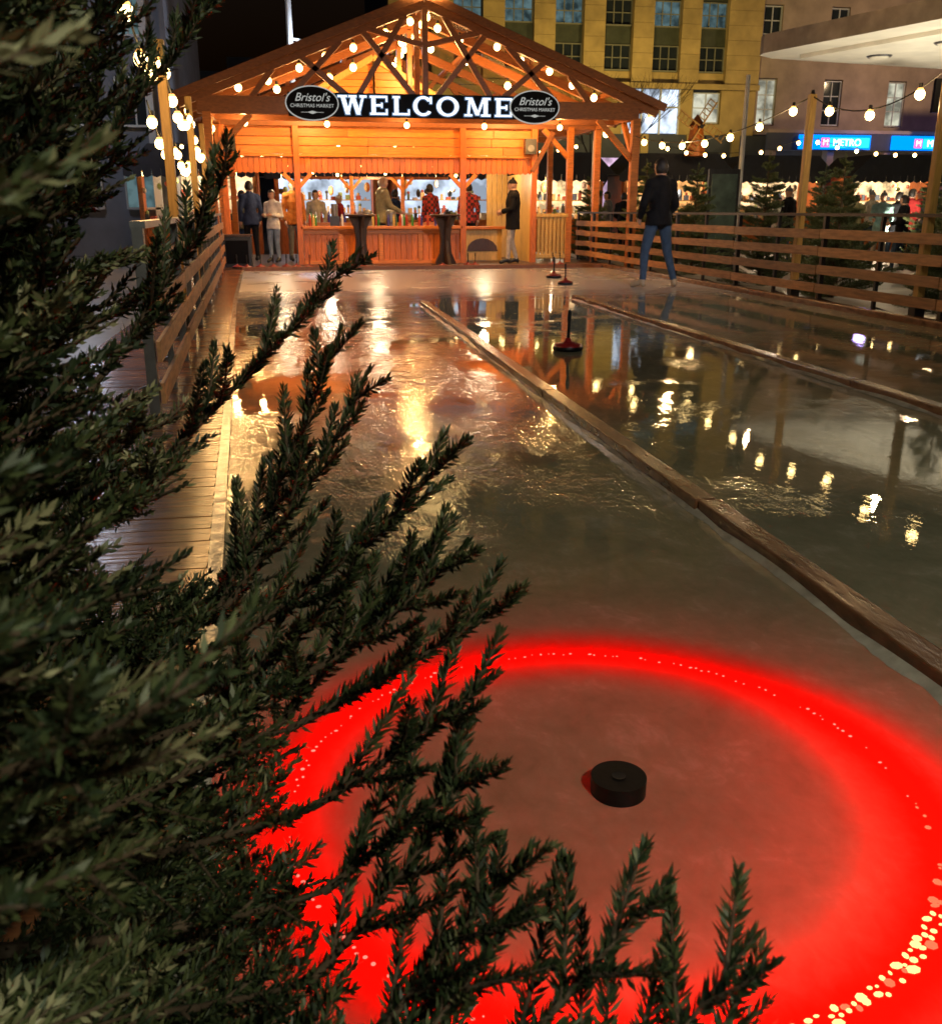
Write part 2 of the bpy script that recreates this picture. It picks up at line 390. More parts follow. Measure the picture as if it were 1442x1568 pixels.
for x,sg in [(-1.42,1),(6.5,-1)]:
    mb.beam((x,18.6,0),(x,18.6,2.78),.15,.15,wood_or,up=(0,1,0)); knee(x,18.62,sg)
    mb.beam((x,18.6,2.0),(x,19.3,2.75),.09,.1,wood_or)
    mb.beam((x,18.6,2.87),(x,25,2.87),.12,.22,wood_beam)
for x in (-1.42,5.9,6.5):
    for Y in (21.0,25.0): mb.beam((x,Y,-.1),(x,Y,2.8),.13,.13,wood_or,up=(0,1,0))
knee(5.9,20.99,-1,.6)
for x in (-1.35,.11,3.56,5.10):
    mb.beam((x,20.96,0),(x,20.96,2.75),.12,.12,wood_orv,up=(0,1,0))
for x in (.11,3.56): 
    for sg in (-1,1):
        mb.beam((x,20.95,1.55),(x+sg*.28,20.95,1.84),.07,.08,wood_or)
mb.beam((5.05,20.93,1.9),(5.5,20.93,2.7),.07,.1,wood_beam)
mb.beam((-1.35,20.93,1.9),(-1.7,20.93,2.6),.07,.1,wood_beam)
for zz in (2.22,2.39,2.56,2.73): 
    xx=-1.33
    while xx<5.15:
        e=min(xx+random.uniform(2.2,3.4),5.16)
        mb.box(xx,e-.006,21.03,21.07,zz,zz+.158,wood_or); xx=e
mb.box(-1.45,5.3,20.985,21.05,2.885,2.97,wood_beam)
mb.box(-1.40,5.22,20.97,21.02,2.17,2.215,wood_or)
x=-1.33
while x<5.12:
    mb.prism([(x,1.87),(x+.055,1.845),(x+.11,1.87),(x+.11,2.168),(x,2.168)],21.03,21.055,wood_orv); x+=.115
mb.box(-1.36,5.2,21.06,21.2,1.88,1.98,wood_beam)
g0=1.75
zz=2.98
while zz<4.0:
    hw=2.05*(4.05-zz)/1.15; hw2=max(.02,2.05*(4.05-zz-.13)/1.15)
    mb.prism([(g0-hw,zz),(g0+hw,zz),(g0+hw2,min(zz+.132,4.05)),(g0-hw2,min(zz+.132,4.05))],21.2,21.25,wood_or); zz+=.138
for sg in(-1,1): mb.beam((g0,21.16,4.08),(g0+sg*2.2,21.16,2.87),.08,.12,wood_yel)
for sg in (-1,1):
    mb.beam((g0+sg*.0,21.14,3.0),(g0+sg*.9,21.14,3.5),.05,.09,wood_yel); mb.beam((g0,21.13,3.0),(g0,21.13,4.0),.05,.09,wood_yel)
x=.18
while x<3.48:
    mb.box(x,min(x+.116,3.49),21.02,21.06,.03,.73,wood_orv); x+=.12
mb.box(.17,3.50,21.0,21.05,.02,.10,wood_or); mb.box(.17,3.50,21.0,21.045,.64,.735,wood_or)
for xx in (.9,1.75,2.6): mb.box(xx,xx+.09,20.995,21.05,.1,.64,wood_or)
mb.box(.12,3.55,20.9,21.5,.745,.80,wood_or)
mb.box(.2,3.4,23.3,23.6,.0,.85,wood_or)
mb.prism([(3.65,.05),(4.55,.05),(4.55,.72),(3.65,.72)],21.6,21.65,wood_yel)
mb.prism([(3.75,.25)]+[(4.1+.35*math.cos(t),.25+.28*math.sin(t)) for t in np.linspace(math.pi,0,9)][1:-1]+[(4.45,.25)],21.58,21.6,wood_dark)
mb.box(3.6,4.65,21.5,21.8,.72,.78,wood_or)
y=21.1
while y<23.4: mb.box(5.06,5.1,y,y+.14,.0,1.9,wood_yel); y+=.145
x=4.55
while x<5.05: mb.box(x,x+.12,23.4,23.44,0,1.95,wood_yel); x+=.125
x=5.2
while x<5.84: mb.box(x,x+.07,20.96,20.99,.1,1.0,wood_yel); x+=.088
mb.box(5.16,5.88,20.93,20.99,.98,1.05,wood_yel); mb.box(5.16,5.88,20.94,20.985,.12,.2,wood_yel)
mb.box(-1.6,6.6,19.35,26,-.12,.03,wood_dark); mb.box(-1.05,6.15,19.28,19.345,-.1,.075,wood_beam)
mb.box(.2,3.5,22.6,22.66,1.78,1.84,wood_beam)
for x in (1.3,2.45): mb.beam((x,22.6,0.8),(x,22.6,1.85),.08,.08,wood_or,up=(0,1,0)); 
for x in (1.3,2.45):
    for sg in(-1,1): mb.beam((x,22.6,1.55),(x+sg*.25,22.6,1.82),.06,.06,wood_or)
mb.build("timber_frame",hut,bevel=.006)
mb=MB()
for sg in (-1,1):
    mb.add([(cx,18.4,pz+.16),(cx+sg*(hs+.15),18.4,ez+.12),(cx+sg*(hs+.15),25.4,ez+.12),(cx,25.4,pz+.16)],[(0,1,2,3)],roof_glass)
mb.build("glazed_roof",hut)
mb=MB()
for x,y in [(1.55,21.25),(2.05,21.3)]:
    mb.cyl((x,y,.80),(x,y,1.08),.11,.11,metal_gry,16); mb.lathe([(.11,0),(.09,.03),(.02,.05),(0,.07)],(x,y,1.08),metal_gry,16); mb.cyl((x,y-.11,.87),(x,y-.17,.87),.015,.015,metal_blk,8)
cols=[mat("bottle_%d"%i,c,.15,.1) for i,c in enumerate([(.3,.05,.03),(.05,.2,.05),(.4,.3,.1),(.5,.5,.5),(.05,.05,.2)])]
for i in range(34):
    x=random.uniform(.3,3.4); y=random.choice([21.2,21.35,23.4]); z=.80 if y<23 else .85
    c=random.choice(cols); mb.cyl((x,y,z),(x,y,z+.16),.03,.03,c,8); mb.cyl((x,y,z+.16),(x,y,z+.24),.03,.011,c,8)
for x in (4.98,-1.2): mb.box(x-.12,x+.12,20.75,20.95,2.25,2.55,metal_blk); mb.cyl((x,20.74,2.36),(x,20.75,2.36),.07,.07,metal_gry,14)
mb.box(.75,.95,21.2,21.4,.8,1.0,metal_blk); mb.cyl((.85,21.3,1.0),(.85,21.3,1.25),.07,.07,metal_gry,12)
mb.build("bar_equipment",hut)
mb=MB()
for sg in (-1,1):
    for k in np.linspace(.06,.97,9):
        x=cx+sg*hs*k; bulb(mb,(x+random.uniform(-.1,.1),18.75+.1*random.random(),roofz(x)-.14-.12*random.random()),.06)
    for k in np.linspace(.08,.9,6):
        x=cx+sg*hs*k; bulb(mb,(x+random.uniform(-.15,.15),20.2,roofz(x)-.25-random.random()*.2),.065)
for k in range(22): 
    t=k/21*2*math.pi; bulb(mb,(cx+.42*math.cos(t)*random.uniform(.7,1.1),18.36,pz+.15+.08*math.sin(t)),.05)
for y in np.linspace(19,25,9): bulb(mb,(cx+.1,y,pz-.15),.06)
for x in np.linspace(-1.2,5,12): bulb(mb,(x,23.8,2.0+random.uniform(-.1,.1)),.035)
for x in np.linspace(-.8,5.2,5): bulb(mb,(x,19.3,2.66),.05)
mb.build("roof_bulbs",hut)
for x,y,z,e in [(.4,19.9,3.0,190),(4.5,19.9,3.0,190),(2.47,20.1,3.75,200),(2.47,22.8,3.9,170)]:
    point((x,y,z),e,(1,.53,.17),.06,hut,"roof_lamp")
for x in (-.8,2.2,5.2): point((x,19.3,2.6),85,(1,.53,.17),.04,hut,"front_lamp")
for x,y,z,e in [(-.3,22.2,1.75,35),(1.8,22.2,1.75,50),(4.3,22.4,1.8,60)]:
    point((x,y,z),e,(1,.74,.44),.1,hut,"bar_lamp")

# welcome sign
wel=empty("welcome_sign",(0,18.48,0))
def letters(mb,extra,y0,y1,m,x0=.88,z0=2.765,Hh=.31):
    T=.066;t=.027; e=extra
    def R(x,z,w_,h_): mb.box(x-e,x+w_+e,y0,y1,z-e,z+h_+e,m)
    def S(a,b,wd): 
        mb.prism(_bar(a,b,wd+2*e,e),y0,y1,m)
    def _bar(a,b,wd,e):
        a=Vector(a);b=Vector(b);hx=wd/2*1.05
        return [(a.x-hx,a.y-e),(a.x+hx,a.y-e),(b.x+hx,b.y+e),(b.x-hx,b.y+e)] if a.y<b.y else [(b.x-hx,b.y-e),(b.x+hx,b.y-e),(a.x+hx,a.y+e),(a.x-hx,a.y+e)]
    def ringl(cx_,w_,op=None):
        n=32; h_=Hh; o=[];i_=[]
        for k in range(n+1):
            a=2*math.pi*k/n
            if op: a=op+ (2*math.pi-2*op)*k/n
            o.append((cx_+(w_/2+e)*math.cos(a),z0+h_/2+(h_/2+.008+e)*math.sin(a)))
            i_.append((cx_+(w_/2-T-e)*math.cos(a),z0+h_/2+(h_/2-t-e)*math.sin(a)))
        for k in range(n): mb.prism([o[k],o[k+1],i_[k+1],i_[k]],y0,y1,m)
    def E(x,w_=.31,low=False):
        R(x+.03,z0,T,Hh); R(x,z0,w_,t); 
        if not low: R(x,z0+Hh-t,w_,t); R(x+.03,z0+Hh/2-t/2,w_*.62,t); R(x+w_-t*.9,z0+Hh-.09,t*.9,.09); R(x+.03+w_*.55,z0+Hh/2-.04,t*.8,.08)
        else: R(x,z0+Hh-t,T+.06,t)
        R(x+w_-t*.9,z0,t*.9,.09)
    x=x0; S((x+.08,z0+Hh),(x+.17,z0),T); S((x+.17,z0),(x+.26,z0+Hh),t*1.2); S((x+.26,z0+Hh),(x+.36,z0),T); S((x+.36,z0),(x+.45,z0+Hh),t*1.2)
    R(x+.0,z0+Hh-t,.16,t); R(x+.19,z0+Hh-t,.14,t); R(x+.39,z0+Hh-t,.12,t)
    E(x0+.57); E(x0+.98,.30,True)
    ringl(x0+1.53,.36,math.radians(38)); R(x0+1.655,z0+Hh-.11,.03,.11)
    ringl(x0+1.98,.40)
    x=x0+2.29; S((x+.07,z0),(x+.10,z0+Hh),t*1.2); S((x+.11,z0+Hh),(x+.24,z0+.02),T*.9); S((x+.24,z0+.02),(x+.36,z0+Hh),t*1.2); R(x+.36,z0,T,Hh)
    R(x,z0,.14,t); R(x+.31,z0,.17,t); R(x+.02,z0+Hh-t,.12,t); R(x+.35,z0+Hh-t,.13,t)
    E(x0+2.86)
mb=MB(); mb.box(-.0,4.9,.02,.04,2.72,3.12,sign_blk); mb.build("backboard",wel)
mb=MB(); letters(mb,.016,-.0,.012,sign_halo); mb.build("halo",wel)
mb=MB(); letters(mb,0,-.03,-.004,leaf_w); mb.build("letters",wel)
for sx in (.42,4.47):
    ov=empty("market_sign",(sx,18.40,2.93))
    mb=MB(); n=40
    mb.prism([(.47*math.cos(2*math.pi*k/n),.29*math.sin(2*math.pi*k/n)) for k in range(n)],0,.03,sign_txt)
    mb.prism([(.45*math.cos(2*math.pi*k/n),.27*math.sin(2*math.pi*k/n)) for k in range(n)],-.01,0,sign_blk)
    mb.prism([(-.09,-.15),(0,-.125),(.09,-.15),(0,-.18)],-.016,-.012,sign_txt); mb.box(-.2,.2,-.016,-.012,-.155,-.148,sign_txt)
    mb.build("plate",ov)
    t_=text("Bristol's",(0,-.014,.09),.19,sign_txt,ov,"script"); t_.data.shear=.35
    text("CHRISTMAS MARKET",(0,-.014,-.045),.082,sign_txt,ov,"caption")

def htable(x,y):
    mb=MB()
    pr=[(-.25,0),(-.13,.25),(-.10,.5),(-.13,.75),(-.24,.97),(-.05,.97),(-.03,.6),(-.03,.4),(-.07,0)]
    for sg in (1,-1):
        pts=[(a*sg,b) for a,b in pr]
        mb.prism(pts,-.03,.03,wood_dark)
        o=len(mb.v); mb.prism(pts,-.03,.03,wood_dark)
        for i in range(o,len(mb.v)): a,b,c=mb.v[i]; mb.v[i]=(b*1.001,a,c)
    mb.box(-.1,.1,-.04,.04,.45,.55,wood_dark); mb.box(-.2,.2,-.035,.035,.9,.96,wood_dark)
    mb.lathe([(0,.97),(.3,.97),(.31,.98),(.31,1.005),(.3,1.015),(0,1.015)],(0,0,0),wood_dark,28)
    mb.lathe([(0,0),(.3,0),(.3,.03),(0,.03)],(0,0,0),wood_dark,28)
    mb.build("standing_table",loc=(x,y,.032),rz=.25)
htable(1.30,19.95); htable(3.02,19.95)
for x in (-1.15,-.95,-.7,-.45,-.2,.0,.25,1.1,1.3,2.9,3.45,3.6,5.2,5.35): icestock(x,19.6+random.uniform(-.12,.15),.8,random.random()*3,.032)
mb=MB(); mb.box(-.28,.28,-.22,.22,.03,.62,metal_blk); mb.box(-.22,.22,-.235,-.22,.1,.55,sign_blk); mb.box(-.3,.3,-.24,.24,.62,.66,wood_dark); mb.build("storage_box",loc=(-1.15,20.3,0),bevel=.01)

# ---------------------------------------------------------------- people
skin=mat("skin",(.45,.25,.17),.5,.1,20,0); hairb=mat("hair_dark",(.015,.010,.008),.6,.3,60,.3); hairg=mat("hair_grey",(.4,.38,.35),.7,.2,60,.3)
shoe_t=mat("shoe_tan",(.35,.25,.15),.6,.2); shoe_b=mat("shoe_black",(.02,.02,.02),.5,.2); eye=mat("eye_dark",(.01,.01,.01),.2,.1); lips=mat("lips",(.3,.1,.09),.5,.1)
cloth={}
def cl(name,c):
    if name not in cloth: cloth[name]=mat("cloth_"+name,c,.85,.35,12,.6,bd=.03,spec=.2)
    return cloth[name]
def plaid():
    s=NT("cloth_plaid"); v=s.coord(); c=s.n('ShaderNodeTexChecker'); c.inputs['Scale'].default_value=14; s.l(v,c.inputs[0])
    c.inputs[1].default_value=(.4,.03,.02,1); c.inputs[2].default_value=(.06,.015,.015,1)
    p=s.n('ShaderNodeBsdfPrincipled'); p.inputs['Roughness'].default_value=.9; s.l(c.outputs[0],p.inputs['Base Color']); s.l(p.outputs[0],s.out.inputs[0]); return s.m
cloth['plaid']=plaid()
def person(loc,heading,jacket,trous,hair=hairb,hat=None,hgt=1.75,hem=.80,pose=None,vox=.02,shoes=shoe_b,bulk=1.0,name="person",headturn=0):
    J=dict(pel=(0,0,.95),wai=(0,0,1.08),che=(0,.0,1.28),upc=(0,-.01,1.42),nek=(0,.0,1.50),hed=(0,.015,1.635),
      shL=(-.175,-.01,1.40),elL=(-.235,-.03,1.13),wrL=(-.23,.05,.90),shR=(.175,-.01,1.40),elR=(.235,-.03,1.13),wrR=(.23,.05,.90),
      hiL=(-.09,0,.92),knL=(-.10,.03,.50),anL=(-.11,-.01,.09),toL=(-.125,.15,.035),hiR=(.09,0,.92),knR=(.10,.03,.50),anR=(.11,-.01,.09),toR=(.125,.15,.035))
    if pose: J.update(pose)
    J={k:Vector(v) for k,v in J.items()}
    B=bulk
    bones=[('pel','wai',.135*B,.135*B,'j'),('wai','che',.13*B,.145*B,'j'),('che','upc',.145*B,.12*B,'j'),('upc','nek',.10,.065,'j'),('nek','hed',.058,.06,'s'),
      ('upc','shL',.09*B,.082*B,'j'),('upc','shR',.09*B,.082*B,'j')]
    for S in 'LR':
        bones+=[('sh'+S,'el'+S,.072*B,.055*B,'j'),('el'+S,'wr'+S,.055*B,.042*B,'j'),('hi'+S,'kn'+S,.098,.068,'t'),('kn'+S,'an'+S,.066,.048,'t'),('an'+S,'to'+S,.05,.042,'f')]
    mb=MB(); dm=skin
    for a,b,r0,r1,lb in bones:
        p0,p1=J[a],J[b]
        mb.cyl(p0,p1,r0,r1,dm,12); mb.sph(p0,r0,dm,12,8); mb.sph(p1,r1,dm,12,8)
    o=len(mb.v); mb.lathe([(0,1.05),(.15*B,1.05),(.165*B,.92),(.178*B,hem+.01),(.17*B,hem),(0,hem)],(0,0,0),dm,16)
    for i in range(o,len(mb.v)): a,b,c=mb.v[i]; mb.v[i]=(a*1.08+J['pel'].x,b*.8+J['pel'].y,c)
    mb.sph(J['che'],.15*B,dm,12,8,(1.15,.85,1.2)); mb.sph(tuple(J['pel']),.15*B,dm,12,8,(1.1,.85,.9))
    for S in 'LR': mb.sph(J['an'+S]+Vector((0,-.02,-.04)),.045,dm,10,6)
    hd=J['hed']
    hs_=len(mb.v)
    mb.sph(hd,.1,dm,16,12,(.80,.98,1.18)); mb.sph(hd+Vector((0,.035,-.055)),.062,dm,12,8,(.85,.9,.9)); mb.sph(hd+Vector((0,.10,-.02)),.016,dm,8,6,(.8,1.2,1.3))
    for sx in(-1,1): mb.sph(hd+Vector((sx*.083,-.005,-.015)),.02,dm,8,6,(.5,.9,1.4))
    R=Matrix.Rotation(headturn,4,'Z')
    for i in range(hs_,len(mb.v)):
        q=hd+R@(Vector(mb.v[i])-hd); mb.v[i]=tuple(q)
    tmp=mb.build("tmp"); rm_=tmp.modifiers.new("r",'REMESH'); rm_.mode='VOXEL'; rm_.voxel_size=vox
    sm_=tmp.modifiers.new("s",'SMOOTH'); sm_.factor=.5; sm_.iterations=3
    bpy.context.view_layer.update(); dg=bpy.context.evaluated_depsgraph_get()
    me=bpy.data.meshes.new_from_object(tmp.evaluated_get(dg)); bpy.data.objects.remove(tmp)
    V=np.empty(len(me.vertices)*3); me.vertices.foreach_get('co',V); V=V.reshape(-1,3)
    faces=[tuple(p.vertices) for p in me.polygons]
    F=MB(); mats={'j':jacket,'t':trous,'s':skin,'f':shoes,'h':hair if hat is None else hat}
    cen=np.array([V[list(f)].mean(0) for f in faces])
    best=np.full(len(cen),9.);lab=np.array(['j']*len(cen))
    for a,b,r0,r1,lb in bones:
        p0=np.array(J[a]);p1=np.array(J[b]);d=p1-p0;t=np.clip(((cen-p0)@d)/(d@d),0,1)
        ds=np.linalg.norm(cen-(p0+t[:,None]*d),axis=1)-(r0+(r1-r0)*t); u=ds<best; best[u]=ds[u]; lab[u]=lb
    lab[(cen[:,2]>hem-.005)&(lab=='t')]='j'
    hrel=cen-np.array(hd); 
    ca,sa=math.cos(-headturn),math.sin(-headturn); hy=hrel[:,0]*sa+hrel[:,1]*ca
    ish=(cen[:,2]>J['nek'].z+.035)&(np.linalg.norm(hrel,axis=1)<.19)
    lab[ish]='s'
    if hat is None: hm=ish&((hrel[:,2]>.045)|((hy<.015)&(hrel[:,2]>-.07)))
    else: hm=ish&(hrel[:,2]>.025)
    lab[hm]='h'
    hv=set()
    for f,l_ in zip(faces,lab):
        if l_=='h': hv.update(f)
    hv=list(hv)
    if hv:
        dd=V[hv]-np.array(hd); V[hv]+=dd/np.linalg.norm(dd,axis=1)[:,None]*.014
    F.v=[tuple(v) for v in V]
    for f,l_ in zip(faces,lab): F.f.append(f); F.mi.append(F.m(mats[l_])); F.sm.append(True)
    bpy.data.meshes.remove(me)
    for sx in (-1,1):
        q=hd+R@Vector((sx*.032,.089,.008)); F.sph(q,.011,eye,8,6)
    q=hd+R@Vector((0,.088,-.065)); F.sph(q,.016,lips,8,6,(1.4,.5,.4))
    if hat is not None: q=hd+R@Vector((0,-.01,.135)); F.sph(q,.03,hat,8,6)
    for S,sx in (('L',-1),('R',1)):
        wv=J['wr'+S]; d=(J['wr'+S]-J['el'+S]).normalized(); fw=Vector((0,1,0)); 
        sd=d.cross(Vector((sx,0,0))); sd=sd.normalized() if sd.length>.1 else fw
        inn=sd.cross(d).normalized(); 
        if inn.x*sx>0: inn=-inn
        pc=wv+d*.075
        F.cyl(wv+d*.02,wv+d*.09,.026,.034,skin,8); F.sph(pc,.036,skin,10,8,(.8,1.1,1.1))
        for k,ln in enumerate((.036,.042,.040,.03)):
            b0=wv+d*.10+sd*(.027-.018*k); b1=b0+d*ln+inn*.008; b2=b1+d*ln*.6+inn*ln*.6
            F.cyl(b0-d*.02,b1,.0095,.0085,skin,6); F.cyl(b1,b2,.0085,.007,skin,6); F.sph(b2,.007,skin,6,4); F.sph(b1,.0085,skin,6,4)
        b0=wv+d*.045+sd*.03; b1=b0+sd*.022+d*.028+inn*.01; b2=b1+d*.028+inn*.008
        F.cyl(b0,b1,.012,.010,skin,6); F.cyl(b1,b2,.010,.008,skin,6); F.sph(b2,.008,skin,6,4)
    return F.build(name,loc=loc,rz=heading,scale=hgt/1.75)
blk=cl('black',(.006,.006,.008)); jean=cl('jeans',(.045,.075,.13)); beige=cl('beige',(.42,.36,.28)); tan=cl('tan',(.30,.20,.08)); wht=cl('white',(.6,.58,.55)); ora=cl('orange',(.45,.15,.03)); navy=cl('navy',(.02,.03,.07)); grey=cl('grey',(.15,.15,.16)); khaki=cl('khaki',(.24,.22,.12)); lj=cl('lightjeans',(.2,.26,.34)); red=cl('red',(.4,.03,.03)); teal=cl('teal',(.2,.33,.33))
person((5.38,14.15,.003),.25,blk,jean,hgt=1.84,hem=.86,vox=.015,shoes=shoe_t,bulk=1.12,headturn=.35,
  pose=dict(hiL=(-.1,0,.92),knL=(-.17,.06,.50),anL=(-.22,.0,.09),toL=(-.30,.14,.035),hiR=(.1,0,.92),knR=(.19,.02,.49),anR=(.27,-.07,.09),toR=(.37,.06,.035),
  elL=(-.27,.0,1.14),wrL=(-.22,.14,.98),elR=(.27,.0,1.14),wrR=(.22,.14,.98)))
person((4.55,20.5,.034),math.radians(80),blk,cl('cream',(.5,.42,.34)),hat=blk,hgt=1.70,hem=.72,vox=.017,bulk=1.15,pose=dict(elL=(-.23,.03,1.15),wrL=(-.16,.22,1.1),elR=(.23,.03,1.15),wrR=(.16,.2,1.08),knL=(-.1,.08,.5),anL=(-.11,.10,.09),toL=(-.12,.26,.035),anR=(.11,-.1,.09),toR=(.12,.05,.035)))
person((-.45,21.9,.034),math.radians(150),wht,lj,hgt=1.50,hem=.82,bulk=1.0,pose=dict(wrL=(-.12,.22,1.15),wrR=(.12,.24,1.15)))
person((.0,22.4,.034),math.radians(200),ora,grey,hgt=1.72,hem=.8,bulk=1.1)
person((-.95,22.6,.034),math.radians(20),navy,blk,hgt=1.7)
person((1.95,22.0,.034),math.radians(-75),khaki,jean,hair=hairg,hgt=1.78,bulk=1.15,pose=dict(wrR=(.2,.3,1.05),elR=(.23,.08,1.15),wrL=(-.18,.3,1.05)))
person((3.35,24.6,.034),math.radians(30),cloth['plaid'],jean,hgt=1.7); person((4.25,24.2,.034),math.radians(-20),cloth['plaid'],blk,hgt=1.72)
person((.55,25.2,-.1),math.radians(170),beige,jean,hgt=1.7); person((1.2,26.6,-.1),math.radians(100),red,blk,hgt=1.6,hat=wht)
person((2.7,26.9,-.1),math.radians(-60),navy,jean,hgt=1.75); person((-1.3,26,-.1),math.radians(-60),khaki,jean,hgt=1.7)
crowd=[(13.6,21.3,teal,beige,150),(14.6,22.2,blk,jean,20),(15.4,22.9,red,blk,-60),(16.4,23.6,grey,blk,120),(13.3,26,navy,jean,0),(11.5,26.5,blk,jean,90),(10.6,27.5,beige,blk,200),(9.2,27,blk,blk,-40),(12.4,29.0,tan,jean,170),(17.5,28,beige,jean,10),(12.6,24.5,wht,jean,220),
  (8.4,26.0,grey,jean,60),(9.9,25.4,navy,blk,-120),(11.9,22.6,blk,jean,30),(14.9,27.4,ora,jean,140),(15.9,26.2,khaki,blk,-30),(18.4,26.8,blk,jean,70),(17.0,24.9,red,jean,190),(12.9,19.4,blk,jean,40),(14.2,19.9,wht,grey,-110)]
for x,y,a,b,hd_ in crowd:
    st_=random.uniform(.02,.16)
    person((x,y,-.155),math.radians(hd_),a,b,hgt=random.uniform(1.58,1.84),vox=.026,bulk=random.uniform(.95,1.15),hat=random.choice([None,None,grey,red]),headturn=random.uniform(-.6,.6),
      pose=dict(knL=(-.1,.05+st_*.5,.5),anL=(-.11,st_,.09),toL=(-.12,st_+.16,.035),anR=(.11,-st_,.09),toR=(.12,.16-st_,.035),wrL=(-.2,random.uniform(.02,.28),random.uniform(.92,1.2)),wrR=(.2,random.uniform(.02,.28),random.uniform(.92,1.2))))

# ---------------------------------------------------------------- market stalls
goods=[mat("goods_%d"%i,c,.5,.3,12,.1) for i,c in enumerate([(.7,.4,.15),(.5,.1,.05),(.7,.6,.45),(.25,.3,.1),(.6,.45,.4),(.15,.2,.3),(.05,.04,.03)])]
def stall(x,y,w_=3.0,rz=0,glow=glow_warm,lamp=85,roof=awn,h=2.35):
    e=empty("market_stall",(x,y,-.155)); e.rotation_euler=(0,0,rz)
    mb=MB()
    mb.box(-w_/2,w_/2,1.5,1.56,0,h,wood_or)
    for sx in(-1,1):
        mb.box(sx*w_/2-.04,sx*w_/2+.04,0,1.5,0,h,wood_orv); mb.box(sx*(w_/2-.05)-.05,sx*(w_/2-.05)+.05,-.12,-.02,0,h,wood_beam)
    xx=-w_/2
    while xx<w_/2-.05: mb.box(xx,xx+.145,-.02,.02,0,.95,wood_orv); xx+=.15
    mb.box(-w_/2-.05,w_/2+.05,-.2,.3,.95,1.0,wood_or)
    mb.prism([(-w_/2-.3,h),(w_/2+.3,h),(w_/2*.75,h+.65),(-w_/2*.75,h+.65)],-.5,1.7,roof)
    for k in range(int(w_/.25)+2): 
        x0=-w_/2-.3+k*.25; mb.prism([(x0,h),(x0+.24,h),(x0+.24,h-.17),(x0+.12,h-.22),(x0,h-.17)],-.53,-.505,roof)
    for z in (1.2,1.6):
        mb.box(-w_/2+.1,w_/2-.1,1.2,1.48,z-.03,z,wood_yel)
        xx=-w_/2+.15
        while xx<w_/2-.25:
            a=random.uniform(.05,.16); hh=random.uniform(.06,.26); mb.box(xx,xx+a,1.22,1.4,z,z+hh,random.choice(goods)); 
            if random.random()<.5: mb.sph((xx+a/2,1.3,z+hh+.04),.05,random.choice(goods),8,6)
            xx+=a+random.uniform(.02,.12)
    xx=-w_/2+.1
    while xx<w_/2-.2:
        a=random.uniform(.06,.2); hh=random.uniform(.04,.25); mb.box(xx,xx+a,-.1,.2,1.0,1.0+hh,random.choice(goods)); 
        if random.random()<.5: mb.sph((xx+a/2,.05,1.0+hh+.04),.06,random.choice(goods),8,6)
        xx+=a+random.uniform(.03,.15)
    for k in range(int(w_*3)):
        xx=random.uniform(-w_/2+.1,w_/2-.1); zz=h-random.uniform(.25,.6); mb.sph((xx,random.uniform(0,.9),zz),random.uniform(.04,.1),random.choice(goods),8,6,(1,1,random.uniform(.8,1.8)))
    mb.box(-w_/2+.05,w_/2-.05,1.47,1.495,1.05,h-.1,glow)
    for k in range(int(w_/.35)): bulb(mb,(-w_/2+.2+k*.35,-.4,h-.12),.055)
    mb.build("stall_body",e)
    point((0,.3,h-.3),lamp,(1,.76,.5),.1,e,"stall_lamp")
for x,y,w_,rz,g in [(-2.6,29,3.2,0,glow_warm),(1.0,30.5,3.0,0,glow_cool),(4.6,30,3.2,0,glow_cool),(8.2,31,3.2,0,glow_warm),(12.2,31,3.4,0,glow_or),(16.0,31.5,3.4,0,glow_warm),(19.8,30.5,3.2,0,glow_warm),(23.6,30,3.4,-.2,glow_warm)]:
    stall(x,y,w_,rz,g)
mb=MB()
mb.cyl((0,0,0),(0,0,.9),.35,.2,wood_or,8,False); mb.lathe([(.28,.9),(0,1.25)],(0,0,0),wood_beam,8)
for k in range(4):
    a=math.pi/4+k*math.pi/2+.2; d=Vector((math.cos(a),0,math.sin(a))); p=Vector((0,-.35,.85)); q=Vector((-d.z,0,d.x))
    mb.beam(p,p+d*.85,.04,.04,wood_yel)
    for j in range(5): mb.beam(p+d*(.2+j*.15),p+d*(.2+j*.15)+q*.24,.025,.025,wood_yel)
    mb.beam(p+d*.2+q*.24,p+d*.82+q*.24,.025,.025,wood_yel)
mb.cyl((0,-.42,.85),(0,-.15,.85),.06,.06,metal_blk,10)
wm=mb.build("windmill_decoration",loc=(12.6,30.3,2.75)); point((12.3,28.9,3.3),25,(1,.6,.25),.1,name="windmill_lamp")
string_lights("festoon_lights",[(9,24,2.7),(13,24,2.9),(18,24,2.8)],[8,9],.3,.045)
string_lights("festoon_lights",[(-3,27,2.8),(2,27,3.0),(8,27,2.9)],[10,12],.35,.045)
mb=MB(); mb.box(-.35,.35,-.04,.04,.0,2.1,metal_blk); mb.box(-.29,.29,-.055,-.04,.5,2.0,mat("poster",(.08,.12,.10),.3,.6,5,0)); mb.build("information_board",loc=(9.0,20,-.15),bevel=.01)
for x,y,h_ in [(9.6,20.5,4.0),(6.9,22.5,3.3)]:
    mb=MB(); mb.cyl((0,0,0),(0,0,h_),.06,.045,frame_w,10); mb.lathe([(.1,0),(.1,.3),(.06,.34)],(0,0,0),metal_gry,12); mb.build("lamp_post",loc=(x,y,-.155))
mb=MB(); mb.cyl((0,0,0),(0,0,9),.11,.07,frame_w,12); mb.beam((0,0,5.9),(.45,0,5.85),.05,.05,frame_w); mb.box(.3,.65,-.15,.15,5.68,5.78,metal_gry); mb.box(.33,.62,-.12,.12,5.60,5.68,emis("lamp_head",(.75,.85,1),25)); mb.build("street_lamp",loc=(.15,30,-.155))
